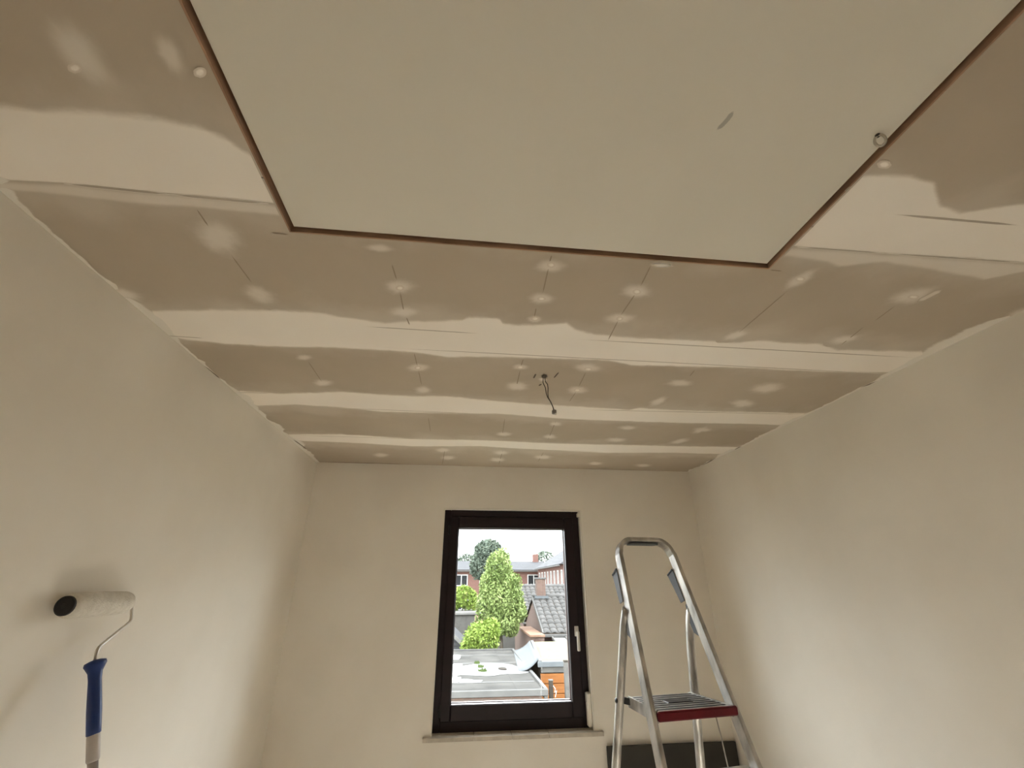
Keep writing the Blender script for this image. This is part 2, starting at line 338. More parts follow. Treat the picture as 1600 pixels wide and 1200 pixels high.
def interp(poly, xs):
    p = sorted(poly); return np.interp(xs, [q[0] for q in p], [q[1] for q in p])
def coat(name, top_px, bot_px, mat, x0=None, x1=None, thick=0.0012, feather=0.035, step=0.012, wob=0.0, off=0.0002, f_far=None, parent=ceiling):
    """irregular thin coat of filler between two edge lines (traced on the ceiling plane)"""
    e0 = [cpx(*p) for p in top_px]; e1 = [cpx(*p) for p in bot_px]
    lo = min(p[0] for p in e0+e1) if x0 is None else x0; hi = max(p[0] for p in e0+e1) if x1 is None else x1
    n = max(2, int((hi-lo)/step)); xs = np.linspace(lo, hi, n+1)
    a = interp(e0, xs); b = interp(e1, xs)
    rnd = np.random.RandomState(int(abs(lo*1000))+len(top_px))
    w = np.cumsum(rnd.randn(n+1))*0.001*wob
    a = a+w-w.mean(); b = b+np.cumsum(rnd.randn(n+1))*0.0008*wob
    b = np.maximum(b, a+0.004)
    g = G(); cov = []; fs = []; K = 9
    for i in range(n+1):
        wd = b[i]-a[i]; f1 = min(feather, wd*0.4); f2 = min(f_far or feather, wd*0.4)
        ts = [-f1*0.6, 0.0, f1*0.5, f1, wd*0.5, wd-f2, wd-f2*0.5, wd, wd+f2*0.6]
        cs = [0.0, 0.36, 0.75, 1, 1, 1, 0.75, 0.36, 0.0]
        for t, c in zip(ts, cs):
            g.v.append((float(xs[i]), float(a[i]+t), ZC-off-thick*c)); cov.append(c)
    for i in range(n):
        for j in range(K-1): fs.append((i*K+j, i*K+j+1, (i+1)*K+j+1, (i+1)*K+j))
    g.f = fs; g.cov = cov
    return g.build(name, mat, parent, smooth=True)
def blob(name, cx, cy, rx, ry, mat, rot=0.0, thick=0.0012, off=0.0009, parent=ceiling, z=ZC, core=0.25):
    n = 20; g = G(); cov = []
    x, y = cpx(cx, cy, z); g.v.append((x, y, z-off-thick)); cov.append(1.0)
    rnd = random.Random(int(cx*7+cy)); wb = [1+0.18*(rnd.random()-0.5) for _ in range(n)]
    for k, (rr, c) in enumerate(((core, 1.0), (0.55, 0.72), (0.9, 0.32), (1.35, 0.0))):
        for i in range(n):
            t = 2*math.pi*i/n; ux, uy = rx*rr*wb[i]*math.cos(t), ry*rr*wb[i]*math.sin(t)
            x, y = cpx(cx+ux*math.cos(rot)-uy*math.sin(rot), cy+ux*math.sin(rot)+uy*math.cos(rot), z)
            g.v.append((x, y, z-off-thick*c)); cov.append(c)
    for i in range(n): g.f.append((0, 1+(i+1) % n, 1+i))
    for k in range(3):
        for i in range(n):
            a, b = 1+k*n+i, 1+k*n+(i+1) % n; g.f.append((a, b, b+n, a+n))
    g.cov = cov
    return g.build(name, mat, parent, smooth=True)
def stroke(name, p, q, w, mat, off=0.0017, thick=0.0002, parent=ceiling, z=ZC, world=False, n=14, bend=0.0):
    a = Vector((*(p if world else cpx(*p, z)), z)); b = Vector((*(q if world else cpx(*q, z)), z)); d = (b-a).normalized(); s = Vector((-d.y, d.x, 0)); g = G(); cov = []
    for i in range(n+1):
        t = i/n; c = a.lerp(b, t)+s*bend*math.sin(math.pi*t)*(b-a).length; e = min(1.0, 4*t+0.15, 4*(1-t)+0.15)
        for k, cv in ((-1, 0), (-0.5, 1), (0.5, 1), (1, 0)):
            v = c+s*w*k*0.5*e; g.v.append((v.x, v.y, z-off-thick*cv)); cov.append(cv*e)
    for i in range(n):
        for j in range(3): g.f.append((i*4+j, i*4+j+1, i*4+j+5, i*4+j+4))
    g.cov = cov
    return g.build(name, mat, parent, smooth=True)

# broad filled joints
B1t = [(205,489),(215,488),(300,485),(400,483),(500,487),(560,496),(600,503),(650,500),(722,500),(730,495),(780,497),(786,505),(832,508),(885,504),(900,514),(930,523),(1000,529),(1060,531),(1150,535),(1187,531),(1281,536),(1310,545),(1400,545),(1450,547),(1492,545)]
B1b = [(250,522),(262,525),(290,531),(350,537),(420,541),(520,543),(640,550),(700,558),(780,559),(950,564),(985,572),(1150,577),(1281,583),(1400,585),(1425,583)]
B2t = [(355,606),(362,608),(437,613),(533,611),(617,618),(717,620),(783,627),(867,633),(983,640),(1000,637),(1050,640),(1125,642),(1272,645),(1300,642)]
B2b = [(385,634),(392,635),(463,633),(533,638),(597,645),(667,647),(720,648),(777,648),(837,653),(917,658),(1033,662),(1150,664),(1225,667),(1245,666)]
B3t = [(432,677),(440,678),(533,678),(643,685),(750,687),(817,690),(983,695),(1147,699),(1170,700)]
B3b = [(458,689),(463,689),(567,693),(643,698),(750,698),(817,702),(950,708),(1050,708),(1127,710),(1140,710)]
coat('joint_filler_band', B1t, B1b, 'filler', XL, XR, feather=0.03, wob=1.0)
coat('joint_filler_band', B2t, B2b, 'filler', XL, XR, feather=0.035, wob=1.0)
coat('joint_filler_band', B3t, B3b, 'filler', XL, XR, feather=0.035, wob=1.0)
B0lt = [(-60,160),(0,163),(60,168),(150,172),(240,182),(310,195),(350,213),(388,238)]
B0lb = [(-60,279),(0,281),(100,286),(200,297),(300,305),(420,317),(438,319)]
coat('joint_filler_band', B0lt, B0lb, 'filler', XL, HX0-0.004, feather=0.03, f_far=0.012)
coat('thin_filler_smear', [(-40,281),(0,283),(100,288),(200,299),(300,307),(420,319),(440,322)], [(-40,292),(0,296),(100,304),(200,317),(300,323),(433,336),(450,340)], 'thinfill', XL, HX0-0.004, feather=0.012, off=0.0006)
B0rt = [(1335,276),(1353,273),(1423,273),(1460,284),(1470,320),(1503,332),(1550,324),(1600,317),(1700,310)]
B0rb = [(1235,384),(1245,385),(1383,395),(1600,410),(1700,417)]
coat('joint_filler_band', B0rt, B0rb, 'filler', HX1+0.004, XR, feather=0.02, f_far=0.010)
coat('thin_filler_smear', [(1235,386),(1383,397),(1600,412),(1700,418)], [(1222,400),(1290,409),(1310,416),(1383,409),(1450,421),(1537,437),(1600,424),(1700,425)], 'thinfill', HX1+0.004, XR, feather=0.015, off=0.0006)
# bands hidden from the photograph's view: behind the viewer
for yc in JY[:3]:
    g0 = [(-1.0, yc-0.10), (0.0, yc-0.085), (1.0, yc-0.10), (1.8, yc-0.09)]; g1 = [(-1.0, yc+0.09), (0.2, yc+0.10), (1.8, yc+0.09)]
    _c = cpx; cpx = lambda x, y, z=ZC: (x, y)
    if yc < HY0: coat('joint_filler_band', g0, g1, 'filler', XL, XR)
    else:
        coat('joint_filler_band', g0, g1, 'filler', XL, HX0-0.004); coat('joint_filler_band', g0, g1, 'filler', HX1+0.004, XR)
    cpx = _c
# ragged filler where ceiling meets the walls
def edge_fill(x_wall, sgn, seed):
    rnd = np.random.RandomState(seed); ys = np.linspace(YB, YF, 220); w = 0.004+0.022*np.abs(np.convolve(rnd.randn(240), np.ones(12)/3.4, 'same')[:220])
    for yc in JY: w += 0.045*np.exp(-((ys-yc)/0.12)**2)
    g = G(); cov = []
    for y, ww in zip(ys, w):
        for t, c in ((0, 1), (0.5, 1), (0.8, 0.6), (1.15, 0.0)):
            g.v.append((x_wall+sgn*ww*t, y, ZC-0.0004-0.0012*c)); cov.append(c)
    for i in range(219):
        for j in range(3): g.f.append((i*4+j, i*4+j+1, i*4+j+5, i*4+j+4))
    g.cov = cov; g.build('edge_filler', 'edgefill', ceiling, smooth=True)
edge_fill(XL, 1, 3); edge_fill(XR, -1, 5)
# thin edge lines of the joint tape, their shadow painted as dark strokes
for p, q, w in [((563,509),(757,521),0.006),((873,528),(1452,559.5),0.007),((255,523.5),(322,528),0.006),((570,541),(1400,584.5),0.006),
                ((365,612.5),(425,614),0.006),((900,639.5),(1150,645),0.007),((1000,641.5),(1270,647.5),0.006),((530,637),(750,646),0.006),((650,643.5),(777,647),0.006),((860,657),(1225,667),0.005),
                ((440,679),(700,687),0.006),((640,683.5),(980,695),0.007),((463,689),(530,692),0.006),((700,698),(960,706),0.006),
                ((100,286),(267,303),0.010),((267,303),(420,317.5),0.010),((1245,385),(1383,395),0.007),((1383,395),(1600,410),0.008),((1395,334),(1600,352),0.009)]:
    stroke('tape_edge_shadow', p, q, w, 'seam')
# filled screw heads
for b in [(340,370,46,28,0.45),(405,460,30,15,0.35),(625,447,26,13,0.0),(632,487,24,9,0.0),(592,387,26,7,0.1),(860,415,26,11,0.0),(846,466,22,10,0.0),(836,498,12,6,0.0),
          (995,455,26,12,0.0),(968,497,26,9,0.0),(1250,436,34,10,-0.5),(1425,462,42,13,-0.2),(1150,523,24,7,-0.3),(1318,530,26,7,-0.2),
          (476,558,14,5,0.0),(505,598,16,6,0.0),(653,574,20,7,0.0),(661,609,14,7,0.0),(813,573,14,5,0.0),(808,603,20,8,0.0),(918,574,24,8,0.0),(902,609,18,7,0.0),
          (1062,598,24,6,0.0),(1028,627,16,6,-0.4),(1198,606,30,9,-0.1),(1160,630,22,7,0.0),(195,459,32,9,0.2),
          (787,678,14,4,0.0),(868,662,12,4,0.0),(859,682,12,4,0.0),(980,668,16,4,0.0),(963,687,18,4,0.0),(1094,672,16,4,-0.3),(1062,689,18,4,-0.2),(1098,671,16,4,0.0),
          (692,703,12,4,0.0),(700,715,14,4,0.0),(783,707,14,4,0.0),(777,718,14,4,0.0),(848,714,16,4,0.0),(930,724,14,3,0.0),(1005,727,14,3,0.0),(595,711,14,4,0.0),
          (120,78,78,34,0.85),(265,84,40,18,1.0),(1595,490,30,10,-0.4)]:
    big = b[0] < 320 and b[1] < 200
    blob('screw_filler_spot', *b[:4], 'thinfill' if big else 'spot', b[4])
for b in [(118,105,9,6),(313,112,8,6),(1381,256,8,5),(1250,435,6,3),(625,449,5,3),(861,413,5,3),(846,466,5,2.5),(836,497,5,2.5),(995,455,5,3),(968,497,4,2.5),(1427,463,7,2.5),(653,574,4,2),(813,573,4,2),(919,576,5,2),(902,609,4,2)]:
    blob('screw_head_filler', *b, 'screwhead', off=0.0022, thick=0.0008, core=0.5)
blob('filler_dab', 1034, 413, 20, 5, 'filler', 0.05, off=0.0014, core=0.6)
stroke('filler_dab', (1433,471), (1472,451), 0.030, 'spot', off=0.0024)
# pencil lines on the boards
for p, q in [((307,325),(326,353)),((361,397),(395,443)),((612,411),(620,437)),((625,455),(631,486)),((635,495),(640,507)),((862,398),(859,408)),((857,418),(848,458)),((838,480),(835,494)),((1018,412),(1001,446)),((993,458),(970,492)),((966,500),(950,531)),
             ((1236,449),(1152,521)),((1400,476),(1365,502)),((1352,508),(1312,540)),((480,562),(503,596)),((647,550),(652,571)),((654,578),(659,602)),((818,560),(814,571)),((813,577),(807,603)),((916,580),(904,604)),((900,612),(889,628)),
             ((1086,577),(1077,588)),((789,652),(785,678)),((869,656),(856,688)),((695,702),(691,727)),((786,702),(779,727)),((850,705),(840,722)),((669,650),(673,676)),((424,363),(452,366)),((1202,421),(1222,423)),((1320,298),(1328,291))]:
    stroke('pencil_line', p, q, 0.0050, 'pencil')
# shade in the edge gaps painted as dark strokes, then cut marks
for p, q, w in [((1345,605),(1420,577),0.016),((1295,633),(1322,621),0.012),((1148,703),(1158,697),0.020),((180,461),(186,466),0.012),((500,721),(640,725),0.010),((1030,737),(1074,738),0.010),((1080,738),(1120,714),0.012),((458,686),(480,702),0.010),((318,570),(345,592),0.008),((60,362),(118,408),0.010)]:
    stroke('gap_shade', p, q, w, 'shade_mark')
for p, q, w in [((833.5,591),(837.5,583),0.010),((865,590.5),(873.5,580.5),0.009),((842,602.5),(846,599),0.012)]:
    stroke('cut_mark', p, q, w, 'shade_mark')
blob('lamp_hole', 850.5, 587, 6, 4.2, 'shade_mark', 0.0, off=0.0022, core=0.7)
blob('torn_paper', 848, 592, 8, 4, 'spot', 0.0, off=0.0016)

# ------------------------------------------------------------------ attic hatch
hatch = tag(empty('attic_hatch', (0, 0, ZC)), 'large off-white ceiling hatch panel with dark gap and brown wooden lining', 'hatch')
gpn = 0.006; LW = 0.018
g = G().box((HX0, HY0, 0.0005), (HX0+0.004, HY1, 0.06)); g.build('lining', 'brownwood', hatch)
G().box((HX1-0.004, HY0, 0.0005), (HX1, HY1, 0.06)).build('lining', 'brownwood', hatch)
G().box((HX0, HY1-0.004, 0.0005), (HX1, HY1, 0.06)).build('lining', 'brownwood', hatch)
G().box((HX0, HY0, 0.0005), (HX1, HY0+0.004, 0.06)).build('lining', 'brownwood', hatch)
G().bbox((HX0+0.013, HY0+0.013, 0.009), (HX1-0.013, HY1-0.013, 0.030), 0.0008).build('panel', 'panel', hatch)
G().box((HX0, HY0, 0.050), (HX1, HY1, 0.060)).build('backing_board', 'dark', hatch)
rx_, ry_ = cpx(1371, 211, ZC+0.009)
rr = G(); rr.tube([(rx_-0.534*0.0085*math.cos(t), ry_+0.845*0.0085*math.cos(t), -0.0075+0.0155*math.sin(t)) for t in np.linspace(0, 2*math.pi, 33)], 0.0026, 8, n0=(0.845, 0.534, 0.0))
ro = rr.build('pull_ring', 'steel', hatch, smooth=True)
G().tube([(rx_, ry_, 0.012), (rx_, ry_, 0.0055)], 0.005, 10).build('ring_screw', 'blackplastic', ro)
s1 = stroke('scuff_mark', (1119,204), (1147,172), 0.013, 'scuff', z=ZC+0.009, off=0.0003, parent=hatch, bend=0.06); s1.location = (0, 0, -ZC)

# ------------------------------------------------------------------ lamp wires
LX, LY = 0.343, 1.742
lw = tag(empty('lamp_wire', (LX, LY, ZC)), 'pair of dark loose lamp wires hanging from a hole in the ceiling', 'wire')
G().tube([(-0.006,0,0.02),(-0.004,0,-0.01),(-0.006,0,-0.035),(0.004,0,-0.06),(0.007,0.002,-0.085),(0.012,0,-0.105),(0.024,0,-0.125),(0.034,0,-0.150),(0.037,0,-0.165)], 0.0019, 8).build('wire', 'wire', lw, True)
G().tube([(0.004,0,0.02),(0.003,0,-0.012),(0.005,0.002,-0.028),(0.014,0,-0.042),(0.016,0.001,-0.060),(0.014,0,-0.085),(0.016,0.003,-0.105),(0.026,0.003,-0.125),(0.034,0.003,-0.145),(0.040,0.002,-0.168)], 0.0019, 8).build('wire', 'wire', lw, True)
c = G().bbox((0.030,-0.008,-0.182), (0.048,0.010,-0.164), 0.003).build('connector', 'connector', lw)
G().tube([(0.044,-0.003,-0.180), (0.0445,-0.003,-0.187)], 0.0045, 8).build('connector_lip', 'whiteplastic', c)

# ------------------------------------------------------------------ window
win = tag(empty('window_1', (0, 0, 0)), 'dark brown framed casement window in the far wall', 'window', kind='structure')
FY0, FY1 = YF+0.075, YF+0.145
def rect_frame(x0, x1, z0, z1, w, wb, y0, y1, c=0.004, wt=None, wr=None):
    wt = wt or w; wr = wr or w
    g = G(); g.bbox((x0, y0, z0), (x0+w, y1, z1), c); g.bbox((x1-wr, y0, z0), (x1, y1, z1), c); g.bbox((x0+w, y0, z0), (x1-wr, y1, z0+wb), c); g.bbox((x0+w, y0, z1-wt), (x1-wr, y1, z1), c); return g
SX0, SX1, SZ0, SZ1 = WX0+0.045, WX1-0.045, 0.928, WZ1-0.05
rect_frame(WX0, WX1, 0.858, WZ1, 0.050, 0.078, FY0, FY1+0.01).build('frame', 'frame', win)
PX0, PX1, PZ0, PZ1 = -0.013, 0.808, 1.022, 2.136
sash = rect_frame(SX0, SX1, SZ0, SZ1, PX0-SX0, PZ0-SZ0, FY0-0.012, FY0+0.030, 0.006, wt=SZ1-PZ1, wr=SX1-PX1).build('sash', 'frame', win)
rect_frame(PX0-0.03, PX1+0.03, PZ0-0.03, PZ1+0.03, 0.034, 0.034, FY0+0.036, FY0+0.058, 0.002).build('outer_rebate', 'frame_out', win)
G().box((PX0-0.02, FY0+0.030, PZ0-0.02), (PX1+0.02, FY0+0.036, PZ1+0.02)).build('pane', 'glass', win)
h = G(); h.bbox((0.846, FY0-0.022, 1.405), (0.876, FY0-0.012, 1.470), 0.003); ho = h.build('handle', 'handlemetal', win)
G().tube([(0.861, FY0-0.022, 1.428), (0.861, FY0-0.055, 1.428)], 0.009, 10).build('handle_neck', 'handlemetal', ho, True)
G().bbox((0.851, FY0-0.062, 1.318), (0.872, FY0-0.046, 1.440), 0.005).build('lever', 'handlemetal', ho)
for zz in (0.99, 2.12):
    G().tube([(SX0-0.002, FY0-0.016, zz-0.035), (SX0-0.002, FY0-0.016, zz+0.035)], 0.007, 8).build('hinge', 'blackplastic', win, True)
# stone sill laid in pieces
sill = tag(empty('window_sill', (0, 0, 0)), 'narrow stone window sill laid in four pieces under the window', 'sill')
xs = [-0.176, 0.145, 0.385, 0.625, 0.985]
for i in range(4):
    a, b = xs[i]+0.0012, xs[i+1]-0.0012
    if i == 0: poly = [(a, YF-0.030), (b, YF-0.030), (b, FY0+0.02), (WX0+0.001, FY0+0.02), (WX0+0.001, YF-0.0005), (a, YF-0.0005)]
    elif i == 3: poly = [(a, YF-0.030), (b, YF-0.030), (b, YF-0.0005), (WX1-0.001, YF-0.0005), (WX1-0.001, FY0+0.02), (a, FY0+0.02)]
    else: poly = [(a, YF-0.030), (b, YF-0.030), (b, FY0+0.02), (a, FY0+0.02)]
    o = G().prism(poly, 0.8505, 0.872).build('sill_piece', 'sill', sill)
    bv = o.modifiers.new('bevel', 'BEVEL'); bv.width = 0.002; bv.segments = 2
# roller shutter strap and its winder on the right reveal
st = tag(empty('shutter_strap', (WX1, YF+0.045, 1.0)), 'narrow roller shutter strap with white winder beside the window handle', 'strap')
G().box((-0.006, -0.010, 0.06), (-0.004, 0.012, 1.235)).build('strap', 'strap', st)
G().bbox((-0.016, -0.016, 1.225), (-0.0005, 0.018, 1.255), 0.003).build('strap_guide', 'whiteplastic', st)
wb_ = G().bbox((-0.030, -0.026, -0.115), (-0.001, 0.022, 0.075), 0.006).build('winder', 'whiteplastic', st)
G().bbox((-0.034, -0.012, 0.020), (-0.029, 0.010, 0.075), 0.001).build('winder_slot', 'strap', wb_)
# white reveal edge bead
eb = G(); eb.bbox((WX0-0.004, YF-0.004, 0.874), (WX0+0.004, YF+0.004, WZ1+0.004), 0.001); eb.bbox((WX1-0.004, YF-0.004, 0.874), (WX1+0.004, YF+0.004, WZ1+0.004), 0.001); eb.bbox((WX0+0.004, YF-0.004, WZ1-0.004), (WX1-0.004, YF+0.004, WZ1+0.004), 0.001)
eb.build('reveal_edge', 'whiteplastic', win)

# ------------------------------------------------------------------ dark panel under the window, against the far wall
dp = tag(empty('leaning_board', (1.43, YF-0.03, 0)), 'dark grey flat rectangular board against the far wall behind the stepladder', 'board')
G().bbox((-0.437, -0.012, 0.004), (0.437, 0.006, 0.800), 0.003).build('face_board', 'darkpanel', dp)
for x in (-0.36, 0.36): G().bbox((x-0.03, 0.006, 0.0), (x+0.03, 0.029, 0.78), 0.002).build('backing_strip', 'darkpanel', dp)

# ------------------------------------------------------------------ stepladder
ld = tag(empty('stepladder', (1.0531, 2.2197, 0), 0.1561), 'worn aluminium stepladder with hoop handrail and red-edged platform', 'ladder')
ZP, WP, KK, LEAN, HT = 1.25, 0.2067, 0.0659, 0.3483, 1.975
sx_ = math.sqrt(1+LEAN**2)
def rail_pt(s, z): return Vector((s*(WP+KK*(ZP-z)), -LEAN*(ZP-z)+0.02, z))
RC = 0.075
zt = HT-0.012
path = [rail_pt(-1, 0.03+i*(zt-RC-0.03)/14) for i in range(15)]
wl = abs(rail_pt(-1, zt).x)
for k in range(1, 8):
    t = math.pi/2*k/8; x = -wl+RC*(1-math.cos(t)); z = zt-RC+RC*math.sin(t); path.append(Vector((x-0.0, LEAN*(z-ZP)+0.02, z)))
half = path[:]
path = half+[Vector((x, LEAN*(zt-ZP)+0.02, zt)) for x in (-wl+RC, 0, wl-RC)]+[Vector((-p.x, p.y, p.z)) for p in half[::-1]]
t_, d_, c_ = 0.011, 0.029, 0.004
prof = [(-t_, -d_+c_), (-t_+c_, -d_), (t_-c_, -d_), (t_, -d_+c_), (t_, d_-c_), (t_-c_, d_), (-t_+c_, d_), (-t_, d_-c_)]
G().sweep(path, prof, n0=(0, 1/sx_, -LEAN/sx_)).build('rail_hoop', 'alu', ld)
yt = LEAN*(zt-ZP)+0.02
gp_ = G().bbox((-0.085, yt-0.026, zt-0.022), (0.085, yt+0.034, zt-0.008), 0.005).build('hoop_grip', 'clip', ld)
G().bbox((-0.030, yt-0.014, zt+0.010), (0.030, yt+0.018, zt+0.017), 0.003).build('grip_cap', 'blackplastic', gp_)
# platform of ribs
wp = WP-0.014; PD = 0.275
pf = G()
pf.prism([(-wp*0.99, 0.0), (wp*0.99, 0.0), (wp*0.90, PD), (-wp*0.90, PD)], ZP-0.012, ZP)
pl = pf.build('platform', 'alu', ld)
for i in range(8):
    v0 = 0.020+i*0.032; k = 0.93-0.09*v0/PD
    segs = [(-wp*k, wp*k)] if i not in (3, 4) else [(-wp*k, -0.062), (0.082, wp*k)]
    for a_, b_ in segs: G().bbox((a_, v0, ZP-0.002), (b_, v0+0.013, ZP+0.0015), 0.0005).build('grip_strip', 'aludark', pl)
for s in (-1, 1):
    G().prism([(s*wp*1.005, -0.002), (s*wp*0.905, PD), (s*(wp*0.905-0.010), PD), (s*(wp*1.005-0.010), -0.002)][::-s], ZP-0.040, ZP+0.004).build('platform_side', 'alu', pl)
G().bbox((-0.055, 0.112, ZP-0.004), (0.075, 0.165, ZP+0.003), 0.001).build('grip_slot', 'blackplastic', pl)
G().bbox((-wp-0.002, -0.022, ZP-0.033), (wp+0.014, -0.001, ZP+0.003), 0.006).build('nosing', 'red', pl)
# rear legs curved in at the hinge
ZH = 1.60
hp = rail_pt(1, ZH)
def leg_pts(s):
    hx, hy = s*(abs(rail_pt(1, ZH).x)+0.004), rail_pt(1, ZH).y+0.036
    pts = [(hx, hy+0.000, ZH+0.030), (hx, hy+0.016, ZH+0.005), (hx+s*0.002, hy+0.034, ZH-0.035), (hx+s*0.004, hy+0.048, ZH-0.085), (hx+s*0.006, hy+0.062, ZH-0.140)]
    x, y, z = pts[-1]
    for k in range(1, 9):
        q = z-(z-0.03)*k/8; pts.append((x+s*0.10*(z-q)*(0.9 if s > 0 else 0.55), y+0.250*(z-q), q))
    return pts
for s in (-1, 1):
    pr_ = [(0.018*math.cos(t)*(1.0), 0.027*math.sin(t)) for t in np.linspace(0, 2*math.pi, 13)[:-1]]
    lg = G().sweep(leg_pts(s), pr_, n0=(0, 1, 0.2)).build('rear_leg', 'alu', ld, True)
    e = leg_pts(s)[-1]
    G().bbox((e[0]-0.02, e[1]-0.028, 0.0), (e[0]+0.02, e[1]+0.028, 0.05), 0.006).build('rubber_foot', 'blackplastic', lg)
    f = rail_pt(s, 0.03)
    G().bbox((f.x-0.02, f.y-0.036, 0.0), (f.x+0.02, f.y+0.036, 0.055), 0.006).build('rubber_foot', 'blackplastic', ld)
    # hinge bracket behind the rail
    a = rail_pt(s, ZH+0.06); b = rail_pt(s, ZH-0.085)
    def off(p, n): return Vector((p.x, p.y+n/sx_, p.z-n*LEAN/sx_))
    hb = G(); P = [off(a, 0.026), off(a, 0.040), off(rail_pt(s, ZH+0.0), 0.062), off(rail_pt(s, ZH-0.06), 0.058), off(b, 0.026)]
    hb.add([(p.x-0.009, p.y, p.z) for p in P]+[(p.x+0.009, p.y, p.z) for p in P], [(0,1,2,3,4), (9,8,7,6,5)]+[(i, 5+i, 5+(i+1) % 5, (i+1) % 5) for i in range(5)])
    ho_ = hb.build('hinge_bracket', 'clip', ld)
    # folding plastic holder flap
    a = rail_pt(s, ZH+0.225); b = rail_pt(s, ZH+0.075)
    P = [off(a, 0.028), off(a, 0.082)+Vector((0, 0, -0.012)), off(b, 0.062), off(b, 0.028)]
    fl = G(); dx = -0.014
    fl.add([(p.x+dx-0.002, p.y, p.z) for p in P]+[(p.x+dx+0.003, p.y, p.z) for p in P], [(0,1,2,3), (7,6,5,4)]+[(i, 4+i, 4+(i+1) % 4, (i+1) % 4) for i in range(4)])
    fo = fl.build('holder_flap', 'clip', ld)
    G().sweep([P[0]+Vector((dx-0.003, 0, 0.003)), P[1]+Vector((dx-0.003, 0, 0.003))], [(-0.003,-0.003),(0.003,-0.003),(0.003,0.003),(-0.003,0.003)], n0=(1,0,0)).build('flap_rim', 'blackplastic', fo)
    # arm from platform to rear leg
    lp = [Vector(p) for p in leg_pts(s)]; zz = ZP-0.015
    lo = next(i for i in range(len(lp)-1) if lp[i+1].z <= zz); tt = (lp[lo].z-zz)/(lp[lo].z-lp[lo+1].z); q = lp[lo].lerp(lp[lo+1], tt)
    ar = G(); ar.sweep([(s*wp*0.90, PD-0.02, zz), (q.x-s*0.016, q.y, zz)], [(-0.014,-0.004),(0.014,-0.004),(0.014,0.004),(-0.014,0.004)], n0=(0, 1, 0)); ao = ar.build('support_arm', 'aludark', ld)
    G().tube([(q.x-s*0.02, q.y, zz), (q.x+s*0.022, q.y, zz)], 0.011, 10).build('pivot_bolt', 'blackplastic', ao, True)
# steps below the platform
for i in range(5):
    z = 0.21+i*0.208; r = rail_pt(1, z)
    sp = G().bbox((-r.x+0.010, r.y-0.030, z-0.022), (r.x-0.010, r.y+0.052, z), 0.004).build('step', 'alu', ld)
cz = leg_pts(1); G().bbox((-0.24, leg_pts(1)[8][1]-0.008, leg_pts(1)[8][2]-0.02), (0.24, leg_pts(1)[8][1]+0.008, leg_pts(1)[8][2]+0.02), 0.003).build('rear_brace', 'alu', ld)
G().tube([(0.135, 0.05, ZP-0.03), (0.155, 0.06, ZP-0.12), (0.200, 0.10, ZP-0.30), (0.245, 0.16, ZP-0.50), (0.262, 0.24, ZP-0.62)], 0.003, 8).build('safety_cord', 'cord', ld, True)

# ------------------------------------------------------------------ paint roller on a pole, leaning against the left wall
RX, RZ = -1.082, 1.695
ro_ = tag(empty('paint_roller', (-0.52, 1.618, 0)), 'white paint roller with blue handle on a pole leaning against the left wall', 'paint roller')
def rl(x, y, z): return (x+0.52, y-1.618, z)
sl = G(); K = 28; ys = [1.492, 1.497, 1.505, 1.53, 1.58, 1.63, 1.68, 1.72, 1.732, 1.738]; rs = [0.024, 0.030, 0.0325, 0.034, 0.0345, 0.0345, 0.034, 0.033, 0.030, 0.024]
sl.tube([rl(RX, y, RZ) for y in ys], rs, K, n0=(0, 0, 1)); so = sl.build('sleeve', 'fleece', ro_, True)
cp_ = G().tube([rl(RX, 1.4925, RZ), rl(RX, 1.486, RZ), rl(RX, 1.484, RZ)], [0.0255, 0.0255, 0.022], 24, n0=(0, 0, 1)).build('end_cap', 'blackplastic', ro_)
G().tube([rl(RX, 1.485, RZ), rl(RX, 1.480, RZ)], [0.007, 0.005], 12, n0=(0, 0, 1)).build('cap_hub', 'aludark', cp_)
HXx = -1.043
def bend(pts, r=0.012):
    out = [Vector(pts[0])]
    for i in range(1, len(pts)-1):
        p, a, b = Vector(pts[i]), Vector(pts[i-1]), Vector(pts[i+1]); u = (a-p).normalized()*r; v = (b-p).normalized()*r
        for k in range(5):
            t = k/4; out.append((p+u)*(1-t)**2+p*2*t*(1-t)+(p+v)*t*t)
    out.append(Vector(pts[-1])); return out
G().tube(bend([rl(RX, 1.72, RZ), rl(RX, 1.762, RZ+0.003), rl(-1.068, 1.768, 1.640), rl(-1.048, 1.622, 1.578), rl(-1.043, 1.622, 1.530)]), 0.0046, 10).build('frame_wire', 'steel', ro_, True)
pa, pb = Vector((-1.043, 1.622, 1.548)), Vector((-0.525, 1.622, 0.0)); dr = (pb-pa).normalized()
pts = [pa+dr*t for t in (0.0, 0.004, 0.012, 0.020, 0.032, 0.05, 0.09, 0.13, 0.165, 0.185, 0.188)]
hd = G().tube([rl(*p) for p in pts], [0.012, 0.024, 0.026, 0.022, 0.0165, 0.015, 0.0160, 0.0168, 0.0165, 0.016, 0.012], 20, n0=(0, 1, 0)).build('handle', 'blue', ro_, True)
G().tube([rl(*(pa+dr*t)) for t in (0.186, 0.19, 0.245, 0.25)], [0.0135, 0.0150, 0.0150, 0.0130], 16, n0=(0, 1, 0)).build('ferrule', 'pole', ro_, True)
pend = pa+dr*((pa.z-0.006)/-dr.z)
G().tube([rl(*(pa+dr*0.24)), rl(*pend)], 0.0118, 16, n0=(0, 1, 0)).build('pole', 'pole', ro_, True)

# ------------------------------------------------------------------ outside: ground and gardens
GZ = -2.9
struct('ground', G().box((-40, YO+0.4, GZ-0.2), (60, 120, GZ)), 'garden', 'garden ground between the houses outside', 'ground')

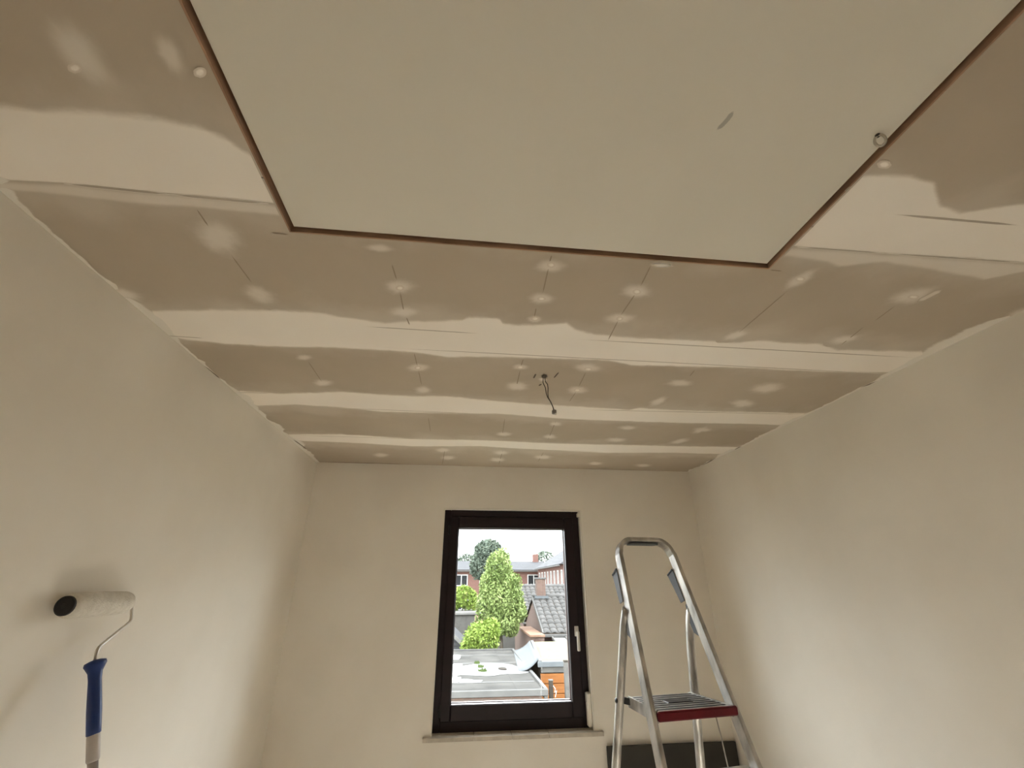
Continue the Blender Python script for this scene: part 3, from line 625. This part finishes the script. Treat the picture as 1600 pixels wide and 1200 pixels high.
# flat garage roof
ga = tag(empty('garage', (0, 0, GZ)), 'flat roofed brick garage with grey felt roof and rain puddle', 'building')
def gz(z): return z-GZ
GX0, GX1, GY0, GY1, GT = -3.6, 2.12, 11.9, 18.6, -0.50
G().box((GX0+0.08, GY0+0.08, 0), (GX1-0.08, GY1-0.08, gz(GT)-0.10)).build('brick_wall', 'brick', ga)
rf = G().box((GX0, GY0, gz(GT)-0.10), (GX1, GY1, gz(GT))).build('flat_roof', 'felt', ga)
for i in range(6):
    x = GX0+0.06+i*1.0
    G().bbox((x, GY0+0.06, gz(GT)), (min(x+1.03, GX1-0.06), GY1-0.06, gz(GT)+0.006+0.004*(i % 2)), 0.002).build('felt_strip', 'felt', rf)
for i, y in enumerate((12.9, 14.6, 15.8, 17.4)):
    G().bbox((GX0+0.06, y, gz(GT)+0.008), (GX1-0.1, y+0.09, gz(GT)+0.014), 0.002).build('felt_seam', 'trimgrey', rf)
G().bbox((GX0-0.03, GY0-0.05, gz(GT)-0.085), (GX1+0.05, GY0+0.03, gz(GT)+0.04), 0.008).build('front_trim', 'trimgrey', ga)
G().bbox((GX1-0.03, GY0+0.03, gz(GT)-0.17), (GX1+0.05, GY1, gz(GT)+0.05), 0.008).build('side_trim', 'trimgrey', ga)
G().bbox((GX0-0.03, GY1-0.03, gz(GT)-0.17), (GX1+0.05, GY1+0.05, gz(GT)+0.06), 0.008).build('rear_trim', 'trimgrey', ga)
def flatblob(cx, cy, rx, ry, z, seed, n=40, rough=0.2, h=0.004):
    rnd = random.Random(seed); ph = [rnd.random()*6.28 for _ in range(5)]
    ring = []
    for i in range(n):
        t = 2*math.pi*i/n; k = 1+rough*sum(math.sin((j+2)*t+ph[j])/(j+1.5) for j in range(5)); ring.append((cx+rx*k*math.cos(t), cy+ry*k*math.sin(t)))
    return G().prism(ring, z, z+h)
pu = tag(flatblob(0.95, 14.75, 0.98, 1.15, GT+0.012, 3).build('puddle', 'puddle'), 'shallow rain puddle with white shine painted into its colour on the garage roof', 'puddle')
tag(flatblob(0.35, 13.15, 0.35, 0.22, GT+0.014, 9).build('puddle', 'puddle'), 'small rain puddle near the front edge of the garage roof', 'puddle')
rnd = random.Random(4)
for j, (cx, cy, r, lb) in enumerate([(0.80, 14.45, 0.07, 'largest clump of green moss standing in the roof puddle'), (0.77, 15.1, 0.055, 'small moss clump in the puddle, middle one of three'), (0.70, 15.75, 0.05, 'small moss clump at the far edge of the puddle')]):
    g = G()
    for k in range(60):
        a = rnd.random()*6.28; q = r*math.sqrt(rnd.random())*1.2; x, y = cx+q*math.cos(a)*1.3, cy+q*math.sin(a)*1.6; hh = 0.02+0.06*rnd.random(); w = 0.02
        g.add([(x-w, y, GT+0.01), (x+w, y, GT+0.01), (x+w*rnd.uniform(-2, 2), y+w, GT+0.01+hh)], [(0, 1, 2)])
    tag(g.build('moss_clump', 'moss'), lb, 'moss')
tag(flatblob(1.38, 14.72, 0.12, 0.16, GT+0.017, 5, n=20, h=0.02).build('debris', 'darkpost'), 'small dark debris lying in the puddle right of the moss', 'debris')
for j, (x, y, s, lb) in enumerate([(-0.02, 16.9, 0.24, 'pale stone weighing down the far left of the garage roof'), (0.10, 15.3, 0.14, 'small pale stone between two others on the left of the garage roof'), (-0.02, 14.0, 0.2, 'pale stone on the garage roof beside the puddle'), (0.02, 13.2, 0.16, 'nearest pale stone on the left of the garage roof')]):
    g = flatblob(x, y, s, s*1.3, GT+0.008, 20+j, n=12, h=0.06); tag(g.build('roof_stone', 'whitepaint'), lb, 'stone')

# neighbouring shed: beige roof, curved zinc upstand, orange planks
sh = tag(empty('shed', (2.35, 14.1, GZ)), 'orange plank shed with pale gravel roof right of the garage', 'building')
def sw(x, y, z): return (x-2.35, y-14.1, z-GZ)
G().box(sw(2.42, 14.18, GZ), sw(7.0, 18.7, -0.42)).build('core', 'darkpost', sh)
SR = -0.26
srf = G().prism([(0.02, -0.02), (4.7, -0.02), (4.7, 4.75), (0.55, 4.75)], gz(SR)-0.09, gz(SR)).build('roof_sheet', 'beige', sh)
G().bbox(sw(2.30, 14.02, SR-0.10), sw(7.05, 14.10, SR+0.03), 0.01).build('gutter', 'zinc', sh)
G().sweep([(0.02, -0.02, gz(SR)+0.02), (0.53, 4.75, gz(SR)+0.02)], [(-0.05,-0.03),(0.05,-0.03),(0.05,0.03),(-0.05,0.03)], n0=(0, 0, 1)).build('edge_trim', 'trimgrey', sh)
z0 = -0.52
G().bbox(sw(2.40, 14.10, -0.50), sw(7.0, 14.18, -0.36), 0.004).build('fascia_board', 'greypost', sh)
for i in range(10):
    za = z0-0.235*(i+1)
    G().bbox(sw(2.38, 14.10+0.006*(i % 2), za+0.006), sw(7.0, 14.17, za+0.229), 0.008).build('plank', 'orange', sh)
# curved sheet between both roofs
cs = G(); n1, n2 = 10, 8
for i in range(n1+1):
    t = i/n1; yy = 14.35+t*4.2; xl = 1.80+0.33*t; xr = 2.33+0.42*t
    for j in range(n2+1):
        s = j/n2; cs.v.append((xl+(xr-xl)*s, yy-0.2*s*(1-t), GT+0.018+(SR-GT+0.06)*(s**2.2)))
for i in range(n1):
    for j in range(n2): a = i*(n2+1)+j; cs.f.append((a, a+1, a+n2+2, a+n2+1))
o = tag(cs.build('flashing_sheet', 'zinc', None, True), 'curved pale zinc sheet linking the garage roof and shed roof', 'flashing'); so2 = o.modifiers.new('solid', 'SOLIDIFY'); so2.thickness = 0.012
# posts
pp = tag(empty('fence_post', (2.45, 13.0, GZ)), 'dark weathered fence post in front of the orange planks', 'post')
G().bbox((-0.05, -0.05, 0), (0.05, 0.05, gz(-0.50)), 0.01).build('post', 'darkpost', pp); G().bbox((-0.06, -0.06, gz(-0.50)), (0.06, 0.06, gz(-0.47)), 0.01).build('post_cap', 'greypost', pp)
G().tube([(0.05, -0.05, gz(-0.60)), (0.10, -0.06, gz(-0.66)), (0.08, -0.05, gz(-0.74)), (0.13, -0.06, gz(-0.70)), (0.09, -0.05, gz(-0.84))], 0.010, 6).build('string', 'whitepaint', pp)
pp = tag(empty('metal_post', (2.86, 13.0, GZ)), 'tall grey metal post in front of the orange planks', 'post')
G().bbox((-0.055, -0.055, 0), (0.055, 0.055, gz(-0.08)), 0.008).build('post', 'greypost', pp); G().bbox((-0.062, -0.062, gz(-0.10)), (0.062, 0.062, gz(-0.06)), 0.008).build('post_cap', 'darkpost', pp)

# brick cottage with tiled roof
def tile_mesh():
    g = G(); n = 6; w = 0.36; L = 0.46
    for r in (0, 1):
        for i in range(n+1):
            u = i/n; g.v.append((u*w, r*L, 0.055*math.sin(u*math.pi*1.25)*(1 if u < 0.8 else 1)+0.045*(1-r)))
    for i in range(n): g.f.append((i, i+1, n+1+i+1, n+1+i))
    for i in range(n+1): x, y, z = g.v[i]; g.v.append((x, y, z-0.05))
    b = 2*(n+1)
    for i in range(n): g.f.append((b+i, b+i+1, i+1, i))
    return g
def slope_place(o, root, x, d, y0, z0, ang):
    o.parent = root; o.location = (x, y0+d*math.cos(ang), z0+d*math.sin(ang)); o.rotation_euler = (ang, 0, 0)
def cottage(name, x0, x1, y0, yr, y1, ze, zr, label, tiled, chimney=None):
    root = tag(empty(name, (x0, y0, GZ)), label, 'building')
    W, D, Rr = x1-x0, y1-y0, yr-y0
    g = G(); a, b = gz(ze), gz(zr)
    g.add([(0,0.12,0),(0,D-0.12,0),(0,D-0.12,a),(0,Rr,b-0.05),(0,0.12,a), (W,0.12,0),(W,D-0.12,0),(W,D-0.12,a),(W,Rr,b-0.05),(W,0.12,a)], [(4,3,2,1,0),(5,6,7,8,9),(0,5,9,4),(1,2,7,6),(2,3,8,7),(3,4,9,8),(0,1,6,5)])
    g.build('brick_wall', 'brick', root)
    ang = math.atan2(zr-ze, Rr); Ls = math.hypot(zr-ze, Rr)
    gg = G(); th = 0.05
    gg.add([(-0.08,-0.15,a-0.06),(W+0.08,-0.15,a-0.06),(W+0.08,Rr,b),(-0.08,Rr,b),(-0.08,-0.15,a-0.12),(W+0.08,-0.15,a-0.12),(W+0.08,Rr,b-0.06),(-0.08,Rr,b-0.06)], [(0,1,2,3),(7,6,5,4),(0,4,5,1),(1,5,6,2),(2,6,7,3),(3,7,4,0)])
    gg.add([(-0.08,D+0.15,a-0.06),(W+0.08,D+0.15,a-0.06),(W+0.08,Rr,b),(-0.08,Rr,b)], [(3,2,1,0)])
    gg.build('roof_deck', 'darkpost', root)
    nx, ny = int(W/0.33), int(Ls/0.38)+1
    if tiled:
        first = None
        for j in range(ny):
            for i in range(nx):
                if first is None: o = first = tile_mesh().build('roof_tile', 'tile', None, True)
                else: o = first.copy(); COL.objects.link(o)
                slope_place(o, root, -0.05+i*0.33, -0.12+j*0.38, 0, a-0.01, ang)
    else:
        big = G(); tm = tile_mesh(); ca, sa = math.cos(ang), math.sin(ang)
        for j in range(ny):
            for i in range(nx):
                big.add([(-0.05+i*0.33+x, (-0.12+j*0.38)*ca+y*ca-z*sa, a-0.01+(-0.12+j*0.38)*sa+y*sa+z*ca) for x, y, z in tm.v], tm.f)
        tag(big.build('roof_tiles', 'tile', root, True), kind='stuff')
    G().tube([(-0.1, Rr, b+0.03), (W+0.1, Rr, b+0.03)], 0.11, 10).build('ridge_cap', 'tile', root, True)
    G().bbox((-0.08, -0.26, a-0.20), (W+0.08, -0.12, a-0.08), 0.02).build('gutter', 'trimgrey', root)
    G().sweep([(-0.10, -0.15, a-0.06), (-0.10, Rr, b+0.04)], [(-0.03,-0.09),(0.03,-0.09),(0.03,0.05),(-0.03,0.05)], n0=(0, 0, 1)).build('verge_board', 'trimgrey', root)
    if chimney:
        cx, cy, w, ztop = chimney
        c = G().bbox((cx-w/2, cy-w/2, b-0.7), (cx+w/2, cy+w/2, gz(ztop)), 0.01).build('chimney', 'brick', root)
        G().bbox((cx-w/2-0.05, cy-w/2-0.05, gz(ztop)), (cx+w/2+0.05, cy+w/2+0.05, gz(ztop)+0.08), 0.01).build('chimney_cap', 'trimgrey', c)
        G().prism([(cx-w/2-0.12, cy-w/2-0.12), (cx+w/2+0.12, cy-w/2-0.12), (cx+w/2+0.12, cy+w/2), (cx-w/2-0.12, cy+w/2)], b-0.06, b+0.06).build('chimney_flashing', 'zinc', c)
    return root
cottage('brick_cottage', 3.95, 8.2, 22.0, 25.0, 28.0, -0.22, 1.10, 'nearest brick cottage with grey pantile roof seen through the window', True, (0.36, 2.95, 0.46, 1.95))
cottage('brick_cottage', 4.0, 7.9, 29.2, 33.0, 36.5, -0.25, 1.55, 'second brick cottage with grey pantile roof behind the nearest one', False)

# lean-to roof of glass and slats below the cottage eave
lt = tag(empty('lean_to', (4.1, 19.4, GZ)), 'pale sloping lean-to roof below the nearest cottage eave', 'building')
G().add([(0.1,0,gz(-0.75)),(4,0,gz(-0.75)),(4,2.3,gz(-0.42)),(0.1,2.3,gz(-0.42)),(0.1,0,gz(-0.80)),(4,0,gz(-0.80)),(4,2.3,gz(-0.47)),(0.1,2.3,gz(-0.47))], [(0,1,2,3),(7,6,5,4),(0,4,5,1),(1,5,6,2),(2,6,7,3),(3,7,4,0)]).build('roof_sheet', 'paleroof', lt)
for i in range(5): G().sweep([(0.12+i*0.6, 0, gz(-0.73)), (0.12+i*0.6, 2.3, gz(-0.40))], [(-0.03,-0.02),(0.03,-0.02),(0.03,0.03),(-0.03,0.03)], n0=(0, 0, 1)).build('glazing_bar', 'greypost', lt)
G().box((0.15, 0.1, 0), (3.95, 2.2, gz(-0.86))).build('wall', 'brick', lt)

# far terraces
def terrace_window(root, u0, z0, w, h, axis, depth=0.06):
    def P(u, d, z): return (u, -d, z) if axis == 'x' else (-d, u, z)
    def bx(u0, u1, d0, d1, z0, z1):
        a, b = P(u0, d0, z0), P(u1, d1, z1); lo = tuple(min(i, j) for i, j in zip(a, b)); hi = tuple(max(i, j) for i, j in zip(a, b)); return lo, hi
    g = G(); f = 0.09
    for q in ((u0, u0+w, 0, depth, z0, z0+f), (u0, u0+w, 0, depth, z0+h-f, z0+h), (u0, u0+f, 0, depth, z0+f, z0+h-f), (u0+w-f, u0+w, 0, depth, z0+f, z0+h-f), (u0+w*0.5-f/2, u0+w*0.5+f/2, 0, depth, z0+f, z0+h-f)):
        g.box(*bx(*q))
    wo = g.build('window', 'whitepaint', root)
    G().box(*bx(u0+f, u0+w-f, 0.0, 0.02, z0+f, z0+h-f)).build('pane', 'farpane', wo)
ft = tag(empty('terrace_row', (-14, 50.2, GZ)), 'far row of red brick houses with grey roofs behind the tall tree', 'building')
a, b = gz(3.05), gz(4.05)
G().box((0, 0, 0), (23.5, 7, a)).build('brick_wall', 'farbrick', ft)
G().add([(-0.2,-0.4,a),(23.6,-0.4,a),(23.6,3.2,b),(-0.2,3.2,b),(-0.2,7.4,a),(23.6,7.4,a)], [(0,1,2,3),(3,2,5,4),(0,3,4),(1,5,2)]).build('roof', 'slate', ft)
G().bbox((-0.2, -0.5, a-0.18), (23.6, -0.35, a-0.06), 0.02).build('gutter', 'trimgrey', ft)
for i in range(9):
    terrace_window(ft, 0.9+i*2.55, a-1.55, 1.35, 1.1, 'x'); terrace_window(ft, 0.9+i*2.55, a-4.1, 1.7, 1.3, 'x')
for i in range(5):
    c = G().bbox((2+i*5.1, 2.8, b-0.4), (2.6+i*5.1, 3.4, b+0.75), 0.02).build('chimney', 'farbrick', ft)
rt = tag(empty('terrace_row', (8.3, 37.0, GZ)), 'red brick row with many white windows and chimneys running along the right', 'building')
a, b = gz(3.15), gz(5.3)
G().box((0, 0, 0), (7, 12.3, a)).build('brick_wall', 'farbrick', rt)
G().add([(-0.35,-0.2,a),(-0.35,12.3,a),(3.3,12.3,b),(3.3,-0.2,b),(7.35,-0.2,a),(7.35,12.3,a)], [(0,3,2,1),(3,4,5,2),(0,4,3),(1,2,5)]).build('roof', 'slate', rt)
G().bbox((-0.48, -0.2, a-0.16), (-0.33, 12.3, a-0.06), 0.02).build('gutter', 'trimgrey', rt)
for i in range(8): terrace_window(rt, 0.4+i*1.5, a-1.75, 0.62, 1.35, 'y', 0.03)
for i in range(8): terrace_window(rt, 0.4+i*1.5, a-4.3, 0.62, 1.5, 'y', 0.03)
for i in range(5): G().bbox((2.9, 0.6+i*2.5, b-0.4), (3.6, 1.3+i*2.5, b+0.7), 0.02).build('chimney', 'farbrick', rt)

# left outbuilding with slate gable roof, clay coped wall, pale roof
ob = tag(empty('outbuilding', (-3.0, 21.5, GZ)), 'dark slate roofed outbuilding left of the round bush', 'building')
e, r = gz(-1.3), gz(0.30)
G().box((0, 0.1, 0), (3.7, 4.9, e)).build('wall', 'brick', ob)
G().add([(0,0,e),(4.05,0,e),(2.2,0,r),(0,5,e),(4.05,5,e),(2.2,5,r)], [(0,1,2),(5,4,3),(1,4,5,2),(0,2,5,3),(0,3,4,1)]).build('gable', 'slate', ob)
for s, (xa, xb) in (((-1), (2.2, -0.15)), ((1), (2.2, 4.2))):
    G().sweep([(xb, -0.06, e-0.08), (xa, -0.06, r+0.05)], [(-0.06,-0.05),(0.06,-0.05),(0.06,0.05),(-0.06,0.05)], n0=(0, 1, 0)).build('verge_board', 'paleroof', ob)
for k in range(9):
    z = e+0.14+k*0.17; hw0 = 2.2-2.2*(z-e)/(r-e); hw1 = 1.85*(1-(z-e)/(r-e))
    if hw1 > 0.1: G().box((2.2-hw0, -0.03, z), (2.2+hw1, 0.0, z+0.13)).build('cladding_board', 'slate', ob)
cw = tag(empty('garden_wall', (1.0, 27.0, GZ)), 'low garden wall topped with clay tiles behind the round bush', 'wall')
G().box((0, 0, 0), (2.2, 0.25, gz(-0.15))).build('wall', 'paleroof', cw)
for i in range(11): G().tube([(0.1+i*0.2, -0.12, gz(-0.12)), (0.1+i*0.2, 0.37, gz(0.02))], 0.11, 8).build('clay_tile', 'coping', cw, True)
fr = tag(empty('flat_roof_annex', (-2.5, 29.5, GZ)), 'low annex with pale flat roof at the left behind the outbuilding', 'building')
G().box((0, 0, 0), (3.6, 3.0, gz(0.05))).build('wall', 'greypost', fr); G().bbox((-0.15, -0.15, gz(0.05)), (3.75, 3.15, gz(0.20)), 0.02).build('roof_slab', 'paleroof', fr)
bw = tag(empty('brick_shed', (3.25, 21.3, GZ)), 'brown brick shed wall between the tall tree and the cottage', 'building')
G().box((0, 0, 0), (0.55, 4.0, gz(-0.35))).build('wall', 'brick', bw); G().bbox((-0.08, -0.08, gz(-0.35)), (0.57, 4.05, gz(-0.26)), 0.01).build('roof_slab', 'coping', bw); G().bbox((0.10, -0.04, gz(-2.8)), (0.45, 0.01, gz(-0.8)), 0.01).build('door', 'darkpost', bw)

# ------------------------------------------------------------------ trees and bushes
def tree(name, label, cat, base, crowns, nleaf, leaf, mat, trunk_h, trunk_r, seed, group=None):
    root = tag(empty(name, (base[0], base[1], GZ)), label, cat, group); rnd = random.Random(seed); g = G()
    for (cx, cy, cz, rx, ry, rz, wgt) in crowns:
        for _ in range(int(nleaf*wgt)):
            while True:
                p = Vector((rnd.uniform(-1, 1), rnd.uniform(-1, 1), rnd.uniform(-1, 1)))
                if 0.05 < p.length < 1: break
            rr = p.length**0.35; p = p.normalized()*rr*rnd.uniform(0.86, 1.06)
            c = Vector((cx+p.x*rx, cy+p.y*ry, gz(cz)+p.z*rz)); s = leaf*rnd.uniform(0.6, 1.3)
            u = Vector((rnd.gauss(0, 1), rnd.gauss(0, 1), rnd.gauss(0, 1))).normalized(); v = u.cross(Vector((rnd.gauss(0, 1), rnd.gauss(0, 1), rnd.gauss(0, 1)))).normalized()
            g.add([c-u*s, c+v*s*0.45, c+u*s, c-v*s*0.45], [(0, 1, 2, 3)])
    tag(g.build('foliage', mat, root), kind='stuff')
    t = G(); t.tube([(0, 0, 0), (0.05, 0.02, trunk_h*0.4), (-0.04, 0.03, trunk_h*0.75), (0.02, 0, trunk_h)], [trunk_r, trunk_r*0.85, trunk_r*0.7, trunk_r*0.4], 8)
    for k in range(5):
        a = k*1.3; t.tube([(0, 0, trunk_h*(0.55+0.07*k)), (math.cos(a)*trunk_h*0.12, math.sin(a)*trunk_h*0.12, trunk_h*(0.72+0.06*k))], [trunk_r*0.4, trunk_r*0.2], 6)
    t.build('trunk', 'bark', root, True); return root
tree('leafy_tree', 'tall bright green leafy tree in the middle of the window view', 'tree', (2.15, 24.0), [(0.0,0,1.2,1.02,0.95,1.25,0.34),(-0.1,0.1,2.35,0.72,0.7,0.95,0.18),(-0.45,0,0.9,0.75,0.7,1.0,0.14),(0.5,0,0.7,0.72,0.7,1.05,0.16),(0.0,-0.1,0.15,0.85,0.8,0.75,0.14),(0.45,-0.1,-0.1,0.45,0.4,0.5,0.06),(-0.6,0,1.75,0.5,0.5,0.6,0.06),(0.55,-0.1,1.7,0.5,0.5,0.6,0.06),(-0.85,0,0.3,0.4,0.4,0.5,0.04),(0.95,0,0.5,0.35,0.4,0.5,0.04),(0.1,0,3.0,0.35,0.35,0.5,0.03)], 11000, 0.085, 'leaf', 4.2, 0.11, 11)
tree('leafy_tree', 'darker grey-green tree rising behind the bright tall tree', 'tree', (2.5, 40.0), [(0,0,3.95,1.3,1.2,1.3,0.6),(-0.6,0,3.1,1.0,1.0,1.1,0.3),(0.8,0,3.3,0.8,0.8,1.0,0.2),(0,0,3.6,0.8,0.6,0.9,0.4)], 5200, 0.16, 'leafgrey', 6.6, 0.16, 12)
tree('round_bush', 'round bright green bush at the rear edge of the garage roof', 'bush', (1.05, 20.2), [(0,0,-0.25,0.72,0.6,0.62,0.7),(-0.45,0,-0.5,0.4,0.4,0.4,0.2),(0.35,0,0.05,0.4,0.4,0.42,0.2)], 3200, 0.075, 'leafyellow', 2.4, 0.07, 13)
tree('leafy_shrub', 'loose yellow-green shrub at the left edge of the window view', 'bush', (0.35, 31.0), [(0,0,1.0,0.85,0.7,0.65,0.6),(-0.6,0,0.75,0.6,0.6,0.6,0.3),(0.5,0,0.6,0.5,0.5,0.6,0.2)], 1800, 0.11, 'leafyellow', 3.4, 0.08, 14)
tree('far_tree', 'hazy tree crown above the roofs of the right brick row', 'tree', (11.5, 62.0), [(0,0,4.3,1.6,1.4,1.5,1.0)], 900, 0.20, 'leafgrey', 6.5, 0.2, 15)
tree('far_tree', 'low tree crown above the far roofs on the left', 'tree', (1.2, 66.0), [(0,0,4.4,1.6,1.4,1.2,0.8),(1.6,0,4.2,1.2,1.2,0.9,0.4)], 900, 0.22, 'leafgrey', 6.5, 0.2, 16)
